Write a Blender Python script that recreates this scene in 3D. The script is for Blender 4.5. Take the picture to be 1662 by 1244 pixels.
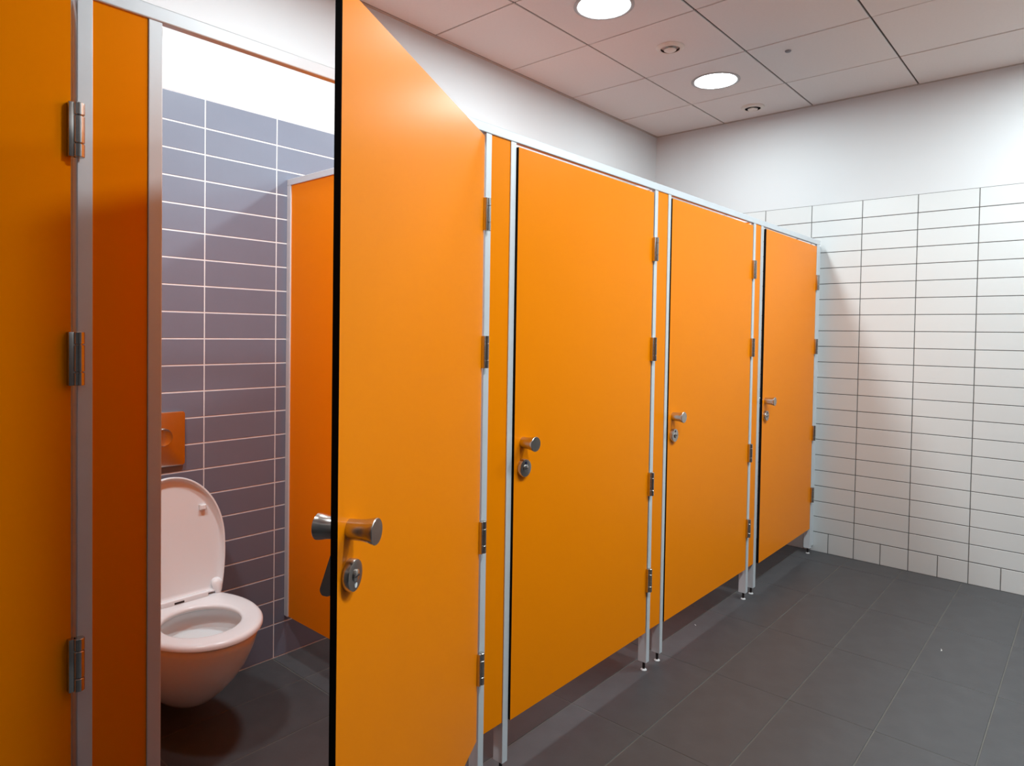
import bpy, bmesh, math, random
from mathutils import Matrix, Vector

random.seed(7)
C = bpy.context.scene.collection
SC = bpy.context.scene
for o in list(bpy.data.objects):
    bpy.data.objects.remove(o)
PI = math.pi

# ------------------------------------------------------------------ camera, world, exposure
FPX, PPX, PPY = 1095.9049, 807.0113, 566.3973          # focal length and principal point in pixels of 1662 x 1244
CAM = Vector((-4.6162, -1.3619, 1.3819))
YAW, PITCH, ROLL = 0.7324, -0.0236, 0.0148
F = Vector((math.cos(YAW) * math.cos(PITCH), math.sin(YAW) * math.cos(PITCH), math.sin(PITCH)))
R = Vector((math.sin(YAW), -math.cos(YAW), 0))
U = R.cross(F)
R2 = math.cos(ROLL) * R + math.sin(ROLL) * U
U2 = -math.sin(ROLL) * R + math.cos(ROLL) * U
cd = bpy.data.cameras.new('camera')
cam = bpy.data.objects.new('camera', cd)
C.objects.link(cam)
cam.matrix_world = Matrix(((R2.x, U2.x, -F.x, CAM.x), (R2.y, U2.y, -F.y, CAM.y), (R2.z, U2.z, -F.z, CAM.z), (0, 0, 0, 1)))
cd.sensor_fit = 'HORIZONTAL'
cd.sensor_width = 36
cd.lens = FPX / 1662 * 36
cd.shift_x = (831 - PPX) / 1662
cd.shift_y = (PPY - 622) / 1662
cd.clip_start = 0.02
SC.camera = cam

w = bpy.data.worlds.new('world')
SC.world = w
w.use_nodes = True
w.node_tree.nodes['Background'].inputs[0].default_value = (0.9, 0.95, 1, 1)
w.node_tree.nodes['Background'].inputs[1].default_value = 0.0

vs = SC.view_settings
vs.view_transform = 'Standard'
vs.look = 'None'
vs.gamma = 1
vs.use_curve_mapping = False
vs.exposure = 0.0
LAMP = 174.0            # radiance of every downlight's diffuser
LAMP_FAR = 122.0         # the downlight next to the far wall is weaker
LAMP_CORRIDOR = 228.0
LAMP_COLOUR = (0.83, 0.965, 1.0)

# ------------------------------------------------------------------ materials
def mat(name, col, rough=0.5, metal=0.0, spec=0.5, var=0.0, noise=0.0, nscale=30.0, bump=0.0, bscale=200.0, coat=0.0, tint=None):
    m = bpy.data.materials.new(name)
    m.use_nodes = True
    nt = m.node_tree
    p = nt.nodes['Principled BSDF']
    p.inputs['Base Color'].default_value = (*col, 1)
    p.inputs['Roughness'].default_value = rough
    p.inputs['Metallic'].default_value = metal
    p.inputs['Specular IOR Level'].default_value = spec
    p.inputs['Coat Weight'].default_value = coat
    if tint:
        p.inputs['Specular Tint'].default_value = (*tint, 1)
    tc = nt.nodes.new('ShaderNodeTexCoord')
    src = None
    if noise or var:
        hsv = nt.nodes.new('ShaderNodeHueSaturation')
        hsv.inputs['Color'].default_value = (*col, 1)
        val = nt.nodes.new('ShaderNodeMath')
        val.operation = 'ADD'
        val.inputs[0].default_value = 1.0
        val.inputs[1].default_value = 0.0
        if noise:
            n = nt.nodes.new('ShaderNodeTexNoise')
            n.inputs['Scale'].default_value = nscale
            n.inputs['Detail'].default_value = 5
            nt.links.new(tc.outputs['Object'], n.inputs['Vector'])
            mr = nt.nodes.new('ShaderNodeMapRange')
            mr.inputs['From Min'].default_value = 0.25
            mr.inputs['From Max'].default_value = 0.75
            mr.inputs['To Min'].default_value = 1 - noise
            mr.inputs['To Max'].default_value = 1 + noise
            nt.links.new(n.outputs['Fac'], mr.inputs['Value'])
            nt.links.new(mr.outputs[0], val.inputs[0])
        if var:
            oi = nt.nodes.new('ShaderNodeObjectInfo')
            mr2 = nt.nodes.new('ShaderNodeMapRange')
            mr2.inputs['To Min'].default_value = -var
            mr2.inputs['To Max'].default_value = var
            nt.links.new(oi.outputs['Random'], mr2.inputs['Value'])
            nt.links.new(mr2.outputs[0], val.inputs[1])
        nt.links.new(val.outputs[0], hsv.inputs['Value'])
        nt.links.new(hsv.outputs['Color'], p.inputs['Base Color'])
    if bump:
        n2 = nt.nodes.new('ShaderNodeTexNoise')
        n2.inputs['Scale'].default_value = bscale
        n2.inputs['Detail'].default_value = 3
        nt.links.new(tc.outputs['Object'], n2.inputs['Vector'])
        b = nt.nodes.new('ShaderNodeBump')
        b.inputs['Strength'].default_value = bump
        b.inputs['Distance'].default_value = 0.002
        nt.links.new(n2.outputs['Fac'], b.inputs['Height'])
        nt.links.new(b.outputs['Normal'], p.inputs['Normal'])
    return m

M = {}
M['orange'] = mat('orange_laminate', (1.0, 0.265, 0.0), 0.33, spec=0.12, noise=0.012, nscale=6, bump=0.02, bscale=500, tint=(1.0, 0.35, 0.0))
M['black'] = mat('black_core', (0.003, 0.002, 0.002), 0.6, spec=0.15)
M['alu'] = mat('anodised_aluminium', (0.71, 0.735, 0.765), 0.38, metal=0.15, noise=0.02, nscale=20)
M['steel'] = mat('brushed_steel', (0.56, 0.53, 0.50), 0.24, metal=1.0, noise=0.05, nscale=60)
M['steel_dark_shade'] = mat('dark_steel_and_shade', (0.05, 0.04, 0.04), 0.5, metal=0.6)  # dark metal; also the painted shade inside the vent throats
M['white_tile'] = mat('white_glazed_tile', (0.625, 0.625, 0.62), 0.28, var=0.012, bump=0.04, bscale=18)
M['grout_dark'] = mat('grey_brown_grout', (0.10, 0.095, 0.09), 0.9, noise=0.25, nscale=14)
M['grey_tile'] = mat('grey_blue_tile', (0.168, 0.180, 0.238), 0.36, var=0.012, noise=0.04, nscale=9, bump=0.03, bscale=60)
M['grout_light'] = mat('pale_grout', (0.78, 0.77, 0.78), 0.85, noise=0.08, nscale=20)
M['floor_tile'] = mat('dark_slate_floor_tile', (0.066, 0.066, 0.070), 0.46, spec=0.4, var=0.003, noise=0.12, nscale=11, bump=0.12, bscale=90)
M['grout_floor'] = mat('floor_grout', (0.105, 0.10, 0.09), 0.7, noise=0.2, nscale=8)
M['paint'] = mat('white_wall_paint', (0.615, 0.615, 0.625), 0.6, bump=0.05, bscale=250)
M['ceil_tile'] = mat('ceiling_tile', (0.77, 0.73, 0.71), 0.8, var=0.008, noise=0.015, nscale=80, bump=0.15, bscale=300)
M['ceil_grid'] = mat('ceiling_grid_recess', (0.10, 0.078, 0.066), 0.8)
M['ceil_trim'] = mat('ceiling_edge_trim', (0.50, 0.45, 0.42), 0.6)
M['ceramic'] = mat('white_ceramic', (0.80, 0.83, 0.85), 0.16, coat=0.3)
M['seat'] = mat('white_seat_plastic', (0.80, 0.84, 0.87), 0.22)
M['water'] = mat('bowl_water', (0.26, 0.26, 0.22), 0.04)
M['ring'] = mat('lamp_ring', (0.42, 0.41, 0.41), 0.4)
M['foot'] = mat('foot_pad_plastic', (0.62, 0.60, 0.60), 0.4)
M['valve'] = mat('air_valve_plastic', (0.74, 0.68, 0.62), 0.45)
M['grey_plastic'] = mat('grey_sensor_plastic', (0.22, 0.22, 0.24), 0.4)
M['paper'] = mat('white_paper', (0.9, 0.9, 0.88), 0.8)
M['window'] = mat('indicator_white', (0.85, 0.85, 0.84), 0.3)
M['indicator_blue'] = mat('indicator_dark_blue', (0.015, 0.02, 0.08), 0.3)

def emis(name, s):
    m = bpy.data.materials.new(name)
    m.use_nodes = True
    nt = m.node_tree
    p = nt.nodes['Principled BSDF']
    p.inputs['Base Color'].default_value = (0.9, 0.9, 0.9, 1)
    p.inputs['Emission Color'].default_value = (*LAMP_COLOUR, 1)
    p.inputs['Emission Strength'].default_value = s
    return m
M['lamp'] = emis('lit_diffuser', LAMP)
M['lamp_far'] = emis('lit_diffuser_far', LAMP_FAR)
M['lamp_corridor'] = emis('lit_diffuser_corridor', LAMP_CORRIDOR)

# ------------------------------------------------------------------ mesh helpers
def box(bm, x0, x1, y0, y1, z0, z1, mi=0, bevel=0.0):
    v = [bm.verts.new(p) for p in ((x0, y0, z0), (x1, y0, z0), (x1, y1, z0), (x0, y1, z0), (x0, y0, z1), (x1, y0, z1), (x1, y1, z1), (x0, y1, z1))]
    fs = []
    for idx in ((0, 3, 2, 1), (4, 5, 6, 7), (0, 1, 5, 4), (1, 2, 6, 5), (2, 3, 7, 6), (3, 0, 4, 7)):
        f = bm.faces.new([v[i] for i in idx])
        f.material_index = mi
        fs.append(f)
    if bevel:
        es = {e for f in fs for e in f.edges}
        bmesh.ops.bevel(bm, geom=list(es), offset=bevel, segments=2, profile=0.5, affect='EDGES', material=mi)
    return fs

def loft(bm, loops, cap0=False, cap1=False, mi=0, closed=True):
    rows = [[bm.verts.new(p) for p in lp] for lp in loops]
    n = len(rows[0])
    for a, b in zip(rows, rows[1:]):
        for i in range(n if closed else n - 1):
            j = (i + 1) % n
            f = bm.faces.new((a[i], a[j], b[j], b[i]))
            f.material_index = mi
    if cap0:
        f = bm.faces.new(list(reversed(rows[0])))
        f.material_index = mi
    if cap1:
        f = bm.faces.new(rows[-1])
        f.material_index = mi
    return rows

def lathe(bm, prof, origin=(0, 0, 0), axis='z', n=32, mi=0, cap0=True, cap1=True):
    """prof: list of (radius, height along axis)."""
    ox, oy, oz = origin
    loops = []
    for r, h in prof:
        lp = []
        for i in range(n):
            a = 2 * PI * i / n
            c, s = r * math.cos(a), r * math.sin(a)
            if axis == 'z':
                lp.append((ox + c, oy + s, oz + h))
            else:
                lp.append((ox + c, oy + h, oz + s))
        loops.append(lp)
    loft(bm, loops, cap0, cap1, mi)

def obj(name, bm, mats, parent=None, smooth=None, loc=(0, 0, 0)):
    bmesh.ops.recalc_face_normals(bm, faces=bm.faces)
    me = bpy.data.meshes.new(name)
    bm.to_mesh(me)
    bm.free()
    for m in (mats if isinstance(mats, (list, tuple)) else [mats]):
        me.materials.append(m)
    if smooth:
        for p in me.polygons:
            p.use_smooth = True
        me.set_sharp_from_angle(angle=math.radians(smooth))
    o = bpy.data.objects.new(name, me)
    o.location = loc
    if parent:
        o.parent = parent
    C.objects.link(o)
    return o

def thing(name, label, cat, loc=(0, 0, 0), rz=0.0, group=None):
    o = bpy.data.objects.new(name, None)
    o.empty_display_size = 0.1
    o.location = loc
    o.rotation_euler = (0, 0, rz)
    o['label'] = label
    o['category'] = cat
    if group:
        o['group'] = group
    C.objects.link(o)
    return o

def tag(o, label, cat, group=None):
    o['label'] = label
    o['category'] = cat
    if group:
        o['group'] = group
    return o

def struct(name, bm, mats, label, smooth=None):
    o = obj(name, bm, mats, None, smooth)
    o['kind'] = 'structure'
    o['label'] = label
    return o

def mesh_from(name, bm, m):
    bmesh.ops.recalc_face_normals(bm, faces=bm.faces)
    me = bpy.data.meshes.new(name)
    bm.to_mesh(me)
    bm.free()
    me.materials.append(m)
    return me

_cache = {}
def tile_bm(bm, a, b, depth, ch, off=(0, 0, 0), plane='xy'):
    """chamfered tile a x b, its face towards +n at height 0; no back face."""
    def P(u, v, n):
        if plane == 'xy':
            return (off[0] + u, off[1] + v, off[2] + n)
        if plane == 'xz':
            return (off[0] + u, off[1] - n, off[2] + v)
        return (off[0] - n, off[1] + u, off[2] + v)
    h, k = a / 2, b / 2
    loops = [[P(sx * (h - i), sy * (k - i), n) for sx, sy in ((-1, -1), (1, -1), (1, 1), (-1, 1))] for i, n in ((0, -depth), (0, -ch), (ch, 0))]
    loft(bm, loops, False, True)

def tile(parent, name, a, b, depth, ch, loc, plane, m):
    key = (name, round(a, 4), round(b, 4), plane, m.name)
    if key not in _cache:
        bm = bmesh.new()
        tile_bm(bm, a, b, depth, ch, plane=plane)
        _cache[key] = mesh_from(name, bm, m)
    o = bpy.data.objects.new(name, _cache[key])
    o.location = loc
    o.parent = parent
    C.objects.link(o)
    return o

# ------------------------------------------------------------------ room dimensions
X0, X1 = -5.60, 0.0            # near wall, far tiled wall
Y0, Y1 = -2.0, 1.2             # wall opposite the cubicles, wall behind the cubicles
H = 2.875

# floor
bm = bmesh.new()
box(bm, X0 - 0.1, X1 + 0.1, Y0 - 0.1, Y1 + 0.1, -0.12, -0.0015)
floor = struct('floor', bm, M['grout_floor'], 'dark grey tiled floor with pale joints')
FX, FY = 0.588, 0.293
xs = sorted({X0, X1} | {-3.15 + FX * k for k in range(-10, 10) if X0 < -3.15 + FX * k < X1})
ys = sorted({Y0, Y1} | {0.963 - FY * k for k in range(-2, 14) if Y0 < 0.963 - FY * k < Y1})
g = 0.0045
for a, b in zip(xs, xs[1:]):
    for c, d in zip(ys, ys[1:]):
        tile(floor, 'floor_tile', b - a - g, d - c - g, 0.006, 0.0008, ((a + b) / 2, (c + d) / 2, 0), 'xy', M['floor_tile'])

# wall behind the cubicles: grey tiles below, white paint above
GT = 2.2525
bm = bmesh.new()
box(bm, X0 - 0.1, X1 + 0.1, Y1 + 0.0010, Y1 + 0.12, -0.1, GT, 0)
box(bm, X0 - 0.1, X1 + 0.1, Y1, Y1 + 0.12, GT, H + 0.1, 1)
wl = struct('wall_left', bm, [M['grout_light'], M['paint']], 'wall behind the cubicles, grey-blue tiles below and white paint above')
gx = sorted({X0, X1} | {-3.444 + 0.2989 * k for k in range(-8, 14) if X0 < -3.444 + 0.2989 * k < X1 - 0.02})
gz = [0.0] + [0.1428 + 0.1 * k for k in range(21)] + [GT]
g = 0.0045
cols = sorted(zip(gx, gx[1:]), key=lambda ab: abs((ab[0] + ab[1]) / 2 + 3.45))
rest = bmesh.new()
nt_ = 0
for i, (a, b) in enumerate(cols):
    for c, d in zip(gz, gz[1:]):
        if nt_ < 296 and i < 13:
            tile(wl, 'wall_tile', b - a - g, d - c - 0.0052, 0.006, 0.0008, ((a + b) / 2, Y1, (c + d) / 2), 'xz', M['grey_tile'])
            nt_ += 1
        else:
            tile_bm(rest, b - a - g, d - c - 0.0052, 0.006, 0.0008, ((a + b) / 2, Y1, (c + d) / 2), 'xz')
o = obj('remaining_wall_tiles', rest, M['grey_tile'], wl)
o['kind'] = 'stuff'

# far wall: white tiles below, white paint above
WT = 2.234
bm = bmesh.new()
box(bm, X1 + 0.0018, X1 + 0.12, Y0 - 0.1, Y1 + 0.1, -0.1, WT, 0)
box(bm, X1, X1 + 0.12, Y0 - 0.1, Y1 + 0.1, WT, H + 0.1, 1)
wf = struct('wall_far', bm, [M['grout_dark'], M['paint']], 'far end wall, white tiles in straight rows below and white paint above')
wy = sorted({Y0, Y1} | {0.9587 - 0.2967 * k for k in range(-1, 12) if Y0 < 0.9587 - 0.2967 * k < Y1})
wz = [0.1256 + 0.1 * k for k in range(21)] + [WT]
g = 0.0042
for a, b in zip(wy, wy[1:]):
    for c, d in zip(wz, wz[1:]):
        tile(wf, 'wall_tile', b - a - g, d - c - g, 0.006, 0.0010, (X1, (a + b) / 2, (c + d) / 2), 'yz', M['white_tile'])
hy = sorted({Y0, Y1} | {0.9587 - 0.14835 * k for k in range(-2, 24) if Y0 < 0.9587 - 0.14835 * k < Y1})
for a, b in zip(hy, hy[1:]):
    tile(wf, 'skirting_tile', b - a - g, 0.1256 - g * 0.75, 0.006, 0.0010, (X1, (a + b) / 2, 0.0628 - 0.0010), 'yz', M['white_tile'])

# the two walls outside the picture
bm = bmesh.new()
box(bm, X0 - 0.1, X1 + 0.1, Y0 - 0.12, Y0, -0.1, GT, 0)
box(bm, X0 - 0.1, X1 + 0.1, Y0 - 0.12, Y0, GT, H + 0.1, 1)
struct('wall_right', bm, [M['floor_tile'], M['paint']], 'wall across the aisle from the cubicles, dark grey below and white above')
bm = bmesh.new()
box(bm, X0 - 0.12, X0, Y0 - 0.1, Y1 + 0.1, -0.1, GT, 0)
box(bm, X0 - 0.12, X0, Y0 - 0.1, Y1 + 0.1, GT, H + 0.1, 1)
struct('wall_near', bm, [M['floor_tile'], M['paint']], 'wall behind the viewpoint, dark grey below and white above')

# ceiling: grid and tiles
bm = bmesh.new()
box(bm, X0 - 0.1, X1 + 0.1, Y0 - 0.1, Y1 + 0.1, H + 0.007, H + 0.12)
ceil = struct('ceiling', bm, M['ceil_grid'], 'suspended ceiling of square beige tiles')
CG = 0.5879
TR = 0.016
cxs = sorted({X0 + TR, X1 - TR} | {-0.5208 - CG * k for k in range(0, 12) if X0 + TR < -0.5208 - CG * k < X1 - TR})
cys = sorted({Y0 + TR, Y1 - TR} | {0.664 - CG * k for k in range(-1, 8) if Y0 + TR < 0.664 - CG * k < Y1 - TR})
g = 0.0090
for a, b in zip(cxs, cxs[1:]):
    for c, d in zip(cys, cys[1:]):
        bm = bmesh.new()
        dx, dy = b - a - g, d - c - g
        jz = random.uniform(-0.0008, 0.0008)
        key = ('ct', round(dx, 4), round(dy, 4))
        if key not in _cache:
            h, k, ch = dx / 2, dy / 2, 0.0016
            loft(bm, [[(sx * (h - i), sy * (k - i), n) for sx, sy in ((-1, -1), (1, -1), (1, 1), (-1, 1))] for i, n in ((0, 0.0065), (0, ch), (ch, 0))], False, True)
            _cache[key] = mesh_from('ceiling_tile', bm, M['ceil_tile'])
        else:
            bm.free()
        o = bpy.data.objects.new('ceiling_tile', _cache[key])
        o.location = ((a + b) / 2, (c + d) / 2, H + jz)
        o.parent = ceil
        C.objects.link(o)
bm = bmesh.new()
box(bm, X0, X1, Y1 - TR, Y1, H - 0.0015, H + 0.008)
struct('trim_1', bm, M['ceil_trim'], 'beige ceiling edge trim above the cubicles')
bm = bmesh.new()
box(bm, X1 - TR, X1, Y0, Y1 - TR, H - 0.0015, H + 0.008)
struct('trim_2', bm, M['ceil_trim'], 'beige ceiling edge trim along the far wall')

# ------------------------------------------------------------------ toilet partition: posts, rail, pilaster panels, dividers
part = thing('toilet_partition', 'row of fixed orange cubicle panels framed by aluminium posts and top rail', 'partition', (-2.7, 0, 0))
PX = -2.7
ZB, ZT = 0.167, 1.968
bm = bmesh.new()
box(bm, X0 - PX, -0.047 - PX, -0.002, 0.017, 1.968, 1.997, bevel=0.0025)
obj('top_rail', bm, M['alu'], part)
POSTS = [(-5.270, -5.245, 1), (-5.150, -5.125, 1), (-4.222, -4.197, -1), (-4.102, -4.077, 1), (-3.162, -3.138, -1), (-3.051, -3.026, 1),
         (-2.162, -2.137, -1), (-2.050, -2.027, 1), (-1.132, -1.104, -1), (-1.030, -0.999, 1), (-0.100, -0.062, -1)]
for i, (a, b, side) in enumerate(POSTS):
    bm = bmesh.new()
    box(bm, a - PX, b - PX, 0.0, 0.038, 0.036, 1.968, bevel=0.0012)
    if i > 0:
        if side > 0:
            box(bm, b - PX - 0.001, b - PX + 0.010, 0.025, 0.038, 0.16, 1.966)
        else:
            box(bm, a - PX - 0.010, a - PX + 0.001, 0.025, 0.038, 0.16, 1.966)
    p = obj('post', bm, M['alu'], part)
    cx = (a + b) / 2 - PX
    bm = bmesh.new()
    lathe(bm, [(0.0055, 0.004), (0.0055, 0.040)], (cx, 0.017, 0), n=12)
    obj('foot_bolt', bm, M['steel_dark_shade'], p, 40)
    bm = bmesh.new()
    lathe(bm, [(0.0125, 0.0), (0.0125, 0.002), (0.009, 0.005), (0.004, 0.006)], (cx, 0.017, 0), n=20)
    obj('foot_pad', bm, M['foot'], p, 40)
def laminate(bm, x0, x1, y0, y1, z0, z1, thin):
    """panel with coloured faces and black core edges; thin = index of its thickness axis"""
    fs = box(bm, x0, x1, y0, y1, z0, z1, 1)
    for f in fs:
        f.normal_update()
        if abs(f.normal[thin]) > 0.5:
            f.material_index = 0
PAN = [(-5.600, -5.270), (-5.245, -5.150), (-4.197, -4.102), (-3.138, -3.051), (-2.137, -2.050), (-1.104, -1.030)]
for a, b in PAN:
    bm = bmesh.new()
    laminate(bm, a - PX + 0.0005, b - PX - 0.0005, 0.003, 0.016, ZB, ZT, 1)
    obj('pilaster_panel', bm, [M['orange'], M['black']], part)
bm = bmesh.new()
box(bm, -0.062 - PX, 0 - PX, 0.010, 0.035, 0.036, 1.968)
obj('gap_filler', bm, M['alu'], part)  # filler strip added so cubicle light does not leak past the end post
for x in (-5.197, -4.150, -3.086, -2.092, -1.066):
    bm = bmesh.new()
    laminate(bm, x - PX - 0.0065, x - PX + 0.0065, 0.022, 1.190, 0.168, 1.990, 0)
    d = obj('divider', bm, [M['orange'], M['black']], part)
    bm = bmesh.new()
    box(bm, x - PX - 0.012, x - PX + 0.012, 0.038, 1.2, 1.984, 2.010, bevel=0.0015)
    obj('top_trim', bm, M['alu'], d)
    bm = bmesh.new()
    box(bm, x - PX - 0.012, x - PX + 0.012, 1.172, 1.2, 0.168, 1.984, bevel=0.0015)
    obj('wall_trim', bm, M['alu'], d)

# ------------------------------------------------------------------ cubicle doors
HINGE_Z = (1.7275, 1.325, 0.777, 0.383)
DZ0, DZ1 = 0.166, 1.955
DG = 'orange cubicle doors'

def knob_profile(length):
    return [(0.0180, 0.0), (0.0180, 0.010), (0.0183, 0.020), (0.0192, 0.030), (0.0210, 0.040), (0.0228, length - 0.006), (0.0234, length - 0.0012), (0.0222, length)]

def make_door(label, hx, total, rz, open_side=False):
    d = thing('cubicle_door', label, 'door', (hx, -0.010, 0), rz, DG)
    xf, xh = -total, -0.010                  # free edge, hinge edge
    y0, y1 = 0.010, 0.023
    bm = bmesh.new()
    laminate(bm, xf, xh, y0, y1, DZ0, DZ1, 1)
    obj('door_panel', bm, [M['orange'], M['black']], d)
    for z in HINGE_Z:
        bm = bmesh.new()
        box(bm, -0.0165, -0.004, -0.0015, 0.0105, -0.0475, 0.0475, bevel=0.0008)
        lathe(bm, [(0.0062, -0.047), (0.0062, 0.047)], n=12)
        h = obj('hinge', bm, M['steel'], d, 40, (0, 0, z))
        for a, b in ((-0.0475, -0.0245), (-0.0230, 0.0245), (0.0260, 0.0475)):
            bm = bmesh.new()
            lathe(bm, [(0.0082, a), (0.0090, a + 0.0008), (0.0090, b - 0.0008), (0.0082, b)], n=20)
            obj('knuckle', bm, M['steel'], h, 40)
    kx = xf + 0.043
    bm = bmesh.new()
    lathe(bm, [(r, -t) for r, t in knob_profile(0.052)], (kx, y0, 1.037), 'y', 36)
    k = obj('outer_knob', bm, M['steel'], d, 35)
    bm = bmesh.new()
    lathe(bm, [(0.0195, 0.0), (0.0195, 0.018), (0.0203, 0.028), (0.0222, 0.036), (0.0232, 0.042), (0.0235, 0.0468), (0.0224, 0.048)], (kx, y1, 1.037), 'y', 36)
    obj('inner_knob', bm, M['steel'], d, 35)
    # round lock plate with an indicator window and a coin slot
    zl = 0.957
    bm = bmesh.new()
    lathe(bm, [(0.0285, 0), (0.0285, -0.0095), (0.0270, -0.0125), (0.0225, -0.0130)], (kx, y0, zl), 'y', 40)
    lk = obj('lock_plate', bm, M['steel'], d, 35)
    yf = y0 - 0.0130
    bm = bmesh.new()
    lathe(bm, [(0.0110, 0), (0.0110, -0.0022), (0.0095, -0.0032)], (kx, yf, zl), 'y', 28)
    lt = obj('lock_turn', bm, M['steel'], lk, 35)
    bm = bmesh.new()
    box(bm, kx - 0.0075, kx + 0.0075, yf - 0.0038, yf - 0.003, zl - 0.0012, zl + 0.0012)
    obj('coin_slot', bm, M['steel_dark_shade'], lk)
    wz_ = zl - 0.0165 if open_side else zl + 0.0170
    bm = bmesh.new()
    lathe(bm, [(0.0048, 0), (0.0048, -0.0008)], (kx, yf, wz_), 'y', 20)
    obj('indicator_window', bm, M['window'] if open_side else M['indicator_blue'], lk, 35)
    # inside thumb turn: a wedge-shaped lever that stands off the door at its lower end
    bm = bmesh.new()
    pr = [(0.0, 1.000), (0.0, 0.930), (0.020, 0.920), (0.031, 0.921), (0.035, 0.928), (0.0345, 0.934), (0.013, 1.000)]
    loft(bm, [[(kx - 0.016, y1 + a, b) for a, b in pr], [(kx + 0.016, y1 + a, b) for a, b in pr]], True, True)
    bmesh.ops.bevel(bm, geom=list(bm.edges), offset=0.0012, segments=2, affect='EDGES')
    obj('thumb_turn', bm, M['steel'], d, 40)
    return d

rad = math.radians
make_door('open orange cubicle door swung out in front of the toilet', -3.162, 0.8913, rad(27.66), True)
make_door('closed orange cubicle door just behind the open one', -2.162, 0.860, rad(0.40))
make_door('second closed orange door, between the other two closed doors', -1.132, 0.890, rad(0.22))
make_door('farthest closed orange door, next to the white tiled wall', -0.100, 0.893, rad(0.80))
make_door('nearest orange door in shadow at the left edge of the photo', -4.222, 0.898, rad(0.0))

# ------------------------------------------------------------------ wall-hung toilet in the open cubicle
TX = -3.602
NS = 64
def outline(yf, yb, hw, hb, fl, n=NS, p=2.0):
    """closed outline in plan: rounded front at yf, sides to a straight back at yb (half width hb)."""
    pts = []
    nf = n * 5 // 8
    for i in range(nf + 1):
        a = PI * i / nf                     # right side, front, left side
        c, s = math.cos(a), math.sin(a)
        x = hw * math.copysign(abs(c) ** (2 / p), c)
        y = yf + fl - fl * abs(s) ** (2 / p)
        pts.append((x, y))
    nb = n - nf - 1
    side = nb // 3
    for i in range(1, side + 1):
        t = i / side
        pts.append((-(hw + (hb - hw) * t * t), yf + fl + (yb - yf - fl) * t))
    mid = nb - 2 * side
    for i in range(1, mid + 1):
        t = i / (mid + 1)
        pts.append((-hb + 2 * hb * t, yb))
    for i in range(side, 0, -1):
        t = i / side
        pts.append((hw + (hb - hw) * t * t, yf + fl + (yb - yf - fl) * t))
    return pts[:n]

toilet = thing('toilet', 'white wall-hung toilet with raised lid in the open cubicle', 'toilet', (TX, 1.2, 0))
TY = -1.2      # children are local to the wall point
LZ = 0.0
bm = bmesh.new()
levels = [  # z, front y, half width, back half width, front length
    (0.380, 0.660, 0.176, 0.170, 0.25), (0.374, 0.656, 0.180, 0.172, 0.25), (0.355, 0.660, 0.179, 0.172, 0.25), (0.32, 0.675, 0.176, 0.168, 0.25),
    (0.27, 0.703, 0.168, 0.160, 0.25), (0.22, 0.742, 0.155, 0.148, 0.25), (0.17, 0.792, 0.135, 0.132, 0.25),
    (0.125, 0.850, 0.108, 0.112, 0.22), (0.095, 0.905, 0.080, 0.092, 0.18), (0.078, 0.965, 0.050, 0.07, 0.12)]
def hole(z, cy, a, b, n=NS):
    # same vertex order as outline: from +x over the front (-y) to -x and back
    pts = []
    for q in outline(0.66, 1.19, 0.176, 0.170, 0.25):
        t = math.atan2(q[1] - 0.885, q[0])
        pts.append((b * math.cos(t), cy + a * math.sin(t) + TY, z))
    return pts
inner = [hole(0.262, 0.815, 0.055, 0.050), hole(0.296, 0.818, 0.090, 0.084), hole(0.306, 0.824, 0.102, 0.097), hole(0.312, 0.838, 0.124, 0.116), hole(0.320, 0.855, 0.150, 0.138), hole(0.350, 0.862, 0.160, 0.147), hole(0.370, 0.861, 0.157, 0.145), hole(0.380, 0.858, 0.151, 0.140)]
outer = [[(x, y + TY, z) for x, y in outline(yf, 1.1985, hw, hb, fl)] for z, yf, hw, hb, fl in levels]
loft(bm, inner + outer, True, True)
obj('bowl', bm, M['ceramic'], toilet, 50)
bm = bmesh.new()
bm.faces.new([bm.verts.new(p) for p in hole(0.3035, 0.822, 0.099, 0.094)])
obj('water', bm, M['water'], toilet)

# seat ring
bm = bmesh.new()
def seat_out(ins, z):
    return [(x, y + TY, z) for x, y in outline(0.646 + ins, 1.075 - ins, 0.195 - ins, 0.150 - ins, 0.25)]
def seat_in(ins, z):
    pts = []
    for q in outline(0.646, 1.075, 0.195, 0.150, 0.25):
        t = math.atan2(q[1] - 0.86, q[0])
        pts.append((-0.004 + (0.124 + ins) * math.cos(t), 0.858 + (0.133 + ins) * math.sin(t) + TY, z))
    return pts
sl = [seat_in(0.000, 0.390), seat_in(-0.002, 0.398), seat_in(0.002, 0.4045), seat_in(0.010, 0.4070), seat_out(0.014, 0.4070), seat_out(0.005, 0.4050),
      seat_out(0.000, 0.398), seat_out(0.000, 0.389), seat_out(0.006, 0.385), seat_in(0.006, 0.386), seat_in(0.000, 0.390)]
loft(bm, sl)
bmesh.ops.remove_doubles(bm, verts=bm.verts, dist=1e-5)
obj('seat', bm, M['seat'], toilet, 50)

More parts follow.
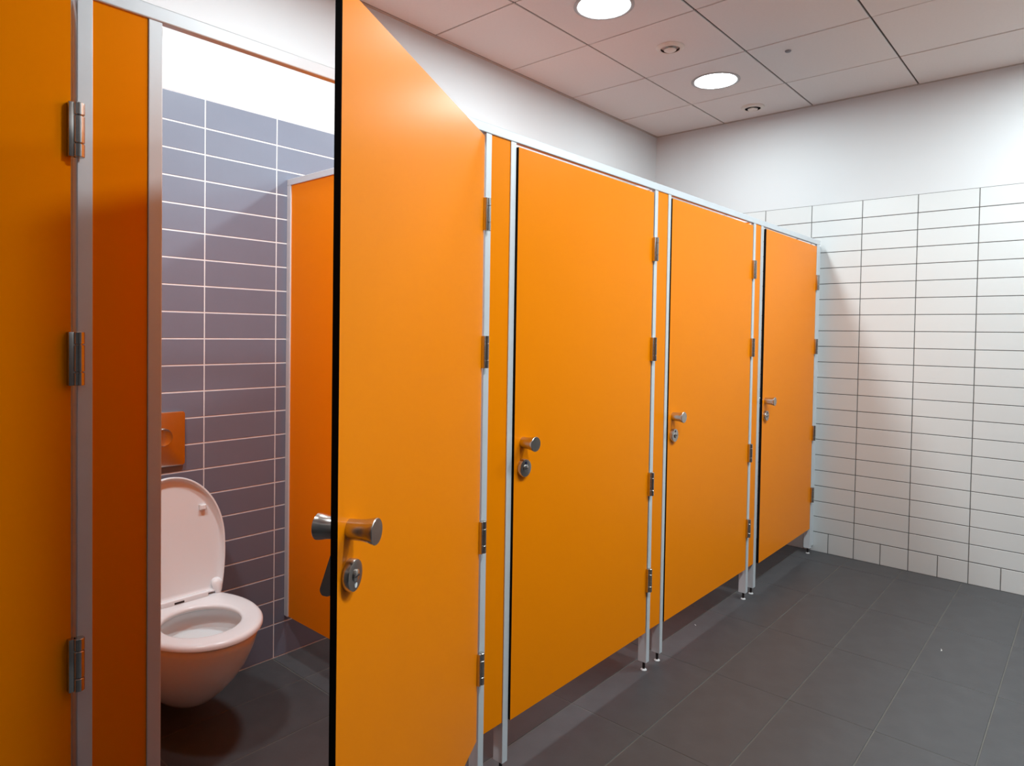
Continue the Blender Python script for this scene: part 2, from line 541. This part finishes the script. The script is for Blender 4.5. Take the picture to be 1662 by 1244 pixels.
# lid, raised and leaning back: local lid coordinates u (across), v (up from the hinge), n (towards the room)
lean = math.radians(8.5)
LY, LZ0, LH = 1.070 - 1.2, 0.412, 0.435
def lidp(u, v, n):
    return (u, LY + v * math.sin(lean) - n * math.cos(lean), LZ0 + v * math.cos(lean) + n * math.sin(lean))
def lid_loop(ins, n):
    # outline() has its round end at 'front': use it as the lid's top
    return [lidp(x, LH - y, n) for x, y in outline(ins, LH - ins, 0.185 - ins, 0.160 - ins, 0.235)]
bm = bmesh.new()
loft(bm, [lid_loop(0.006, -0.004), lid_loop(0.0, 0.0), lid_loop(0.0, 0.018), lid_loop(0.002, 0.0205), lid_loop(0.0055, 0.020), lid_loop(0.008, 0.010), lid_loop(0.012, 0.004), lid_loop(0.020, 0.0025)], True, True)
lid = obj('lid', bm, M['seat'], toilet, 50)
for s in (-1, 1):
    bm = bmesh.new()
    pr = [(0.012, 0.003), (0.0115, 0.013), (0.008, 0.0165)]
    loops = []
    for r, n in pr:
        loops.append([lidp(s * 0.112 + r * cx_, LH - 0.125 + r * cy_, n) for cx_, cy_ in ((-1, -0.8), (1, -0.8), (1, 0.8), (-1, 0.8))])
    loft(bm, loops, False, True)
    obj('lid_bumper', bm, M['seat'], lid)
for s in (-1, 1):
    bm = bmesh.new()
    loops = []
    for zz, r, yy in ((0.402, 0.006, 1.050), (0.408, 0.011, 1.052), (0.420, 0.0165, 1.057), (0.436, 0.0205, 1.063), (0.447, 0.0195, 1.067), (0.454, 0.013, 1.071), (0.457, 0.005, 1.073)):
        loops.append([(s * 0.146 + r * math.cos(2 * PI * i / 20), yy + TY + 0.8 * r * math.sin(2 * PI * i / 20), zz) for i in range(20)])
    loft(bm, loops, True, True)
    obj('lid_hinge', bm, M['seat'], toilet, 60)
bm = bmesh.new()
box(bm, -0.105, 0.105, 1.040 + TY, 1.066 + TY, 0.403, 0.424, bevel=0.004)
hb_ = obj('hinge_bar', bm, M['seat'], toilet, 40)
bm = bmesh.new()
box(bm, -0.017, 0.017, 1.0392 + TY, 1.042 + TY, 0.4095, 0.4165)
obj('bar_slot', bm, M['steel_dark_shade'], hb_)

# flush plate on the wall above
fp = thing('flush_plate', 'steel flush plate with round button on grey tiles above the toilet', 'flush plate', (TX, 1.2, 0.9715))
bm = bmesh.new()
def rrect(hw, hh, r, y, n=6):
    pts = []
    for cx_, cz_, a0 in ((hw - r, hh - r, 0), (-hw + r, hh - r, 90), (-hw + r, -hh + r, 180), (hw - r, -hh + r, 270)):
        for i in range(n + 1):
            a = math.radians(a0 + 90 * i / n)
            pts.append((cx_ + r * math.cos(a), y, cz_ + r * math.sin(a)))
    return pts
loft(bm, [rrect(0.079, 0.098, 0.010, -0.0005), rrect(0.082, 0.1015, 0.012, -0.008), rrect(0.081, 0.1005, 0.011, -0.0105), rrect(0.078, 0.0975, 0.009, -0.0115)], True, True)
obj('plate', bm, M['steel'], fp, 40)
bm = bmesh.new()
lathe(bm, [(0.033, -0.0115), (0.033, -0.019), (0.0305, -0.0225), (0.024, -0.0205), (0.012, -0.0190)], (0, 0, 0.010), 'y', 40)
obj('button', bm, M['steel'], fp, 35)

# ------------------------------------------------------------------ ceiling fittings
def downlight(label, x, y, m, group):
    d = thing('ceiling_downlight', label, 'light', (x, y, H), 0, group)
    bm = bmesh.new()
    lathe(bm, [(0.137, 0.001), (0.137, -0.002), (0.132, -0.0045), (0.122, -0.005), (0.1175, -0.003), (0.1165, 0.001)], n=56, cap0=False, cap1=False)
    obj('trim_ring', bm, M['ring'], d, 40)
    bm = bmesh.new()
    lathe(bm, [(0.1165, -0.0016), (0.08, -0.0020), (0.03, -0.0022)], n=56, cap0=False)
    obj('diffuser', bm, m, d)
    return d
ROW = 'downlights in the row above the cubicles'
ROW2 = 'downlights in the row above the aisle'
YL = 0.370
downlight('lit round downlight nearer the viewer, at the top edge of the photo', -2.000, YL, M['lamp'], ROW)
downlight('lit round downlight farther off, nearer the far wall', -0.815, YL, M['lamp_far'], ROW)
downlight('lit round downlight above the open cubicle, beyond the photo\'s top edge', -3.180, YL, M['lamp'], ROW)
downlight('lit round downlight above the door at the left edge, beyond the photo', -4.360, YL, M['lamp'], ROW)
downlight('lit round downlight over the aisle opposite the open door', -3.180, -1.394, M['lamp_corridor'], ROW2)
downlight('lit round downlight over the aisle opposite the first two closed doors', -2.000, -1.394, M['lamp_corridor'], ROW2)
downlight('lit round downlight over the aisle near the far wall', -0.815, -1.394, M['lamp_corridor'], ROW2)

def air_valve(label, x, y):
    d = thing('ceiling_air_vent', label, 'vent', (x, y, H), 0, 'round ceiling air vents')
    bm = bmesh.new()
    lathe(bm, [(0.072, 0.001), (0.072, -0.003), (0.067, -0.008), (0.057, -0.0125), (0.050, -0.0130), (0.048, -0.011)], n=40, cap0=False, cap1=False)
    obj('collar', bm, M['valve'], d, 50)
    bm = bmesh.new()
    lathe(bm, [(0.0484, -0.0112), (0.0480, 0.0004), (0.02, 0.0004)], n=32, cap0=False)
    obj('throat', bm, M['steel_dark_shade'], d)  # shade of the vent opening put into the colour
    bm = bmesh.new()
    lathe(bm, [(0.012, 0.0003), (0.013, -0.010), (0.0305, -0.0135), (0.0315, -0.0165), (0.029, -0.0185), (0.018, -0.0205), (0.004, -0.0210)], n=40)
    obj('valve_disc', bm, M['valve'], d, 50)
    return d
air_valve('small round beige air vent between the two lit downlights', -1.405, 0.352)
air_valve('small round beige air vent close to the far wall', -0.229, 0.380)
bm = bmesh.new()
lathe(bm, [(0.0155, 0.001), (0.0155, -0.004), (0.012, -0.008), (0.005, -0.0095)], n=24)
o = obj('ceiling_sensor', bm, M['grey_plastic'], None, 50, (-0.976, -0.095, H))
tag(o, 'tiny grey round sensor on a ceiling tile right of the vents', 'sensor')

# ------------------------------------------------------------------ scraps on the floor
def scrap(label, x, y, s, rz):
    bm = bmesh.new()
    a = [(-1.0, -0.15), (0.1, -0.35), (0.9, 0.9), (0.25, 0.25)]
    lo = [(s * u, s * v, 0.0004 + (0.004 if i == 2 else 0)) for i, (u, v) in enumerate(a)]
    hi = [(u, v, z + 0.0012) for u, v, z in lo]
    loft(bm, [lo, hi], True, True)
    o = obj('paper_scrap', bm, M['paper'], None, None, (x, y, 0.0002))
    o.rotation_euler = (0, 0, rz)
    return tag(o, label, 'litter', 'white scraps on the floor')
scrap('tiny white paper scrap lying on the dark floor of the aisle', -1.08, -0.86, 0.008, -0.4)
scrap('tiny white speck on the floor under the second closed door', -1.60, 0.052, 0.004, 0.9)
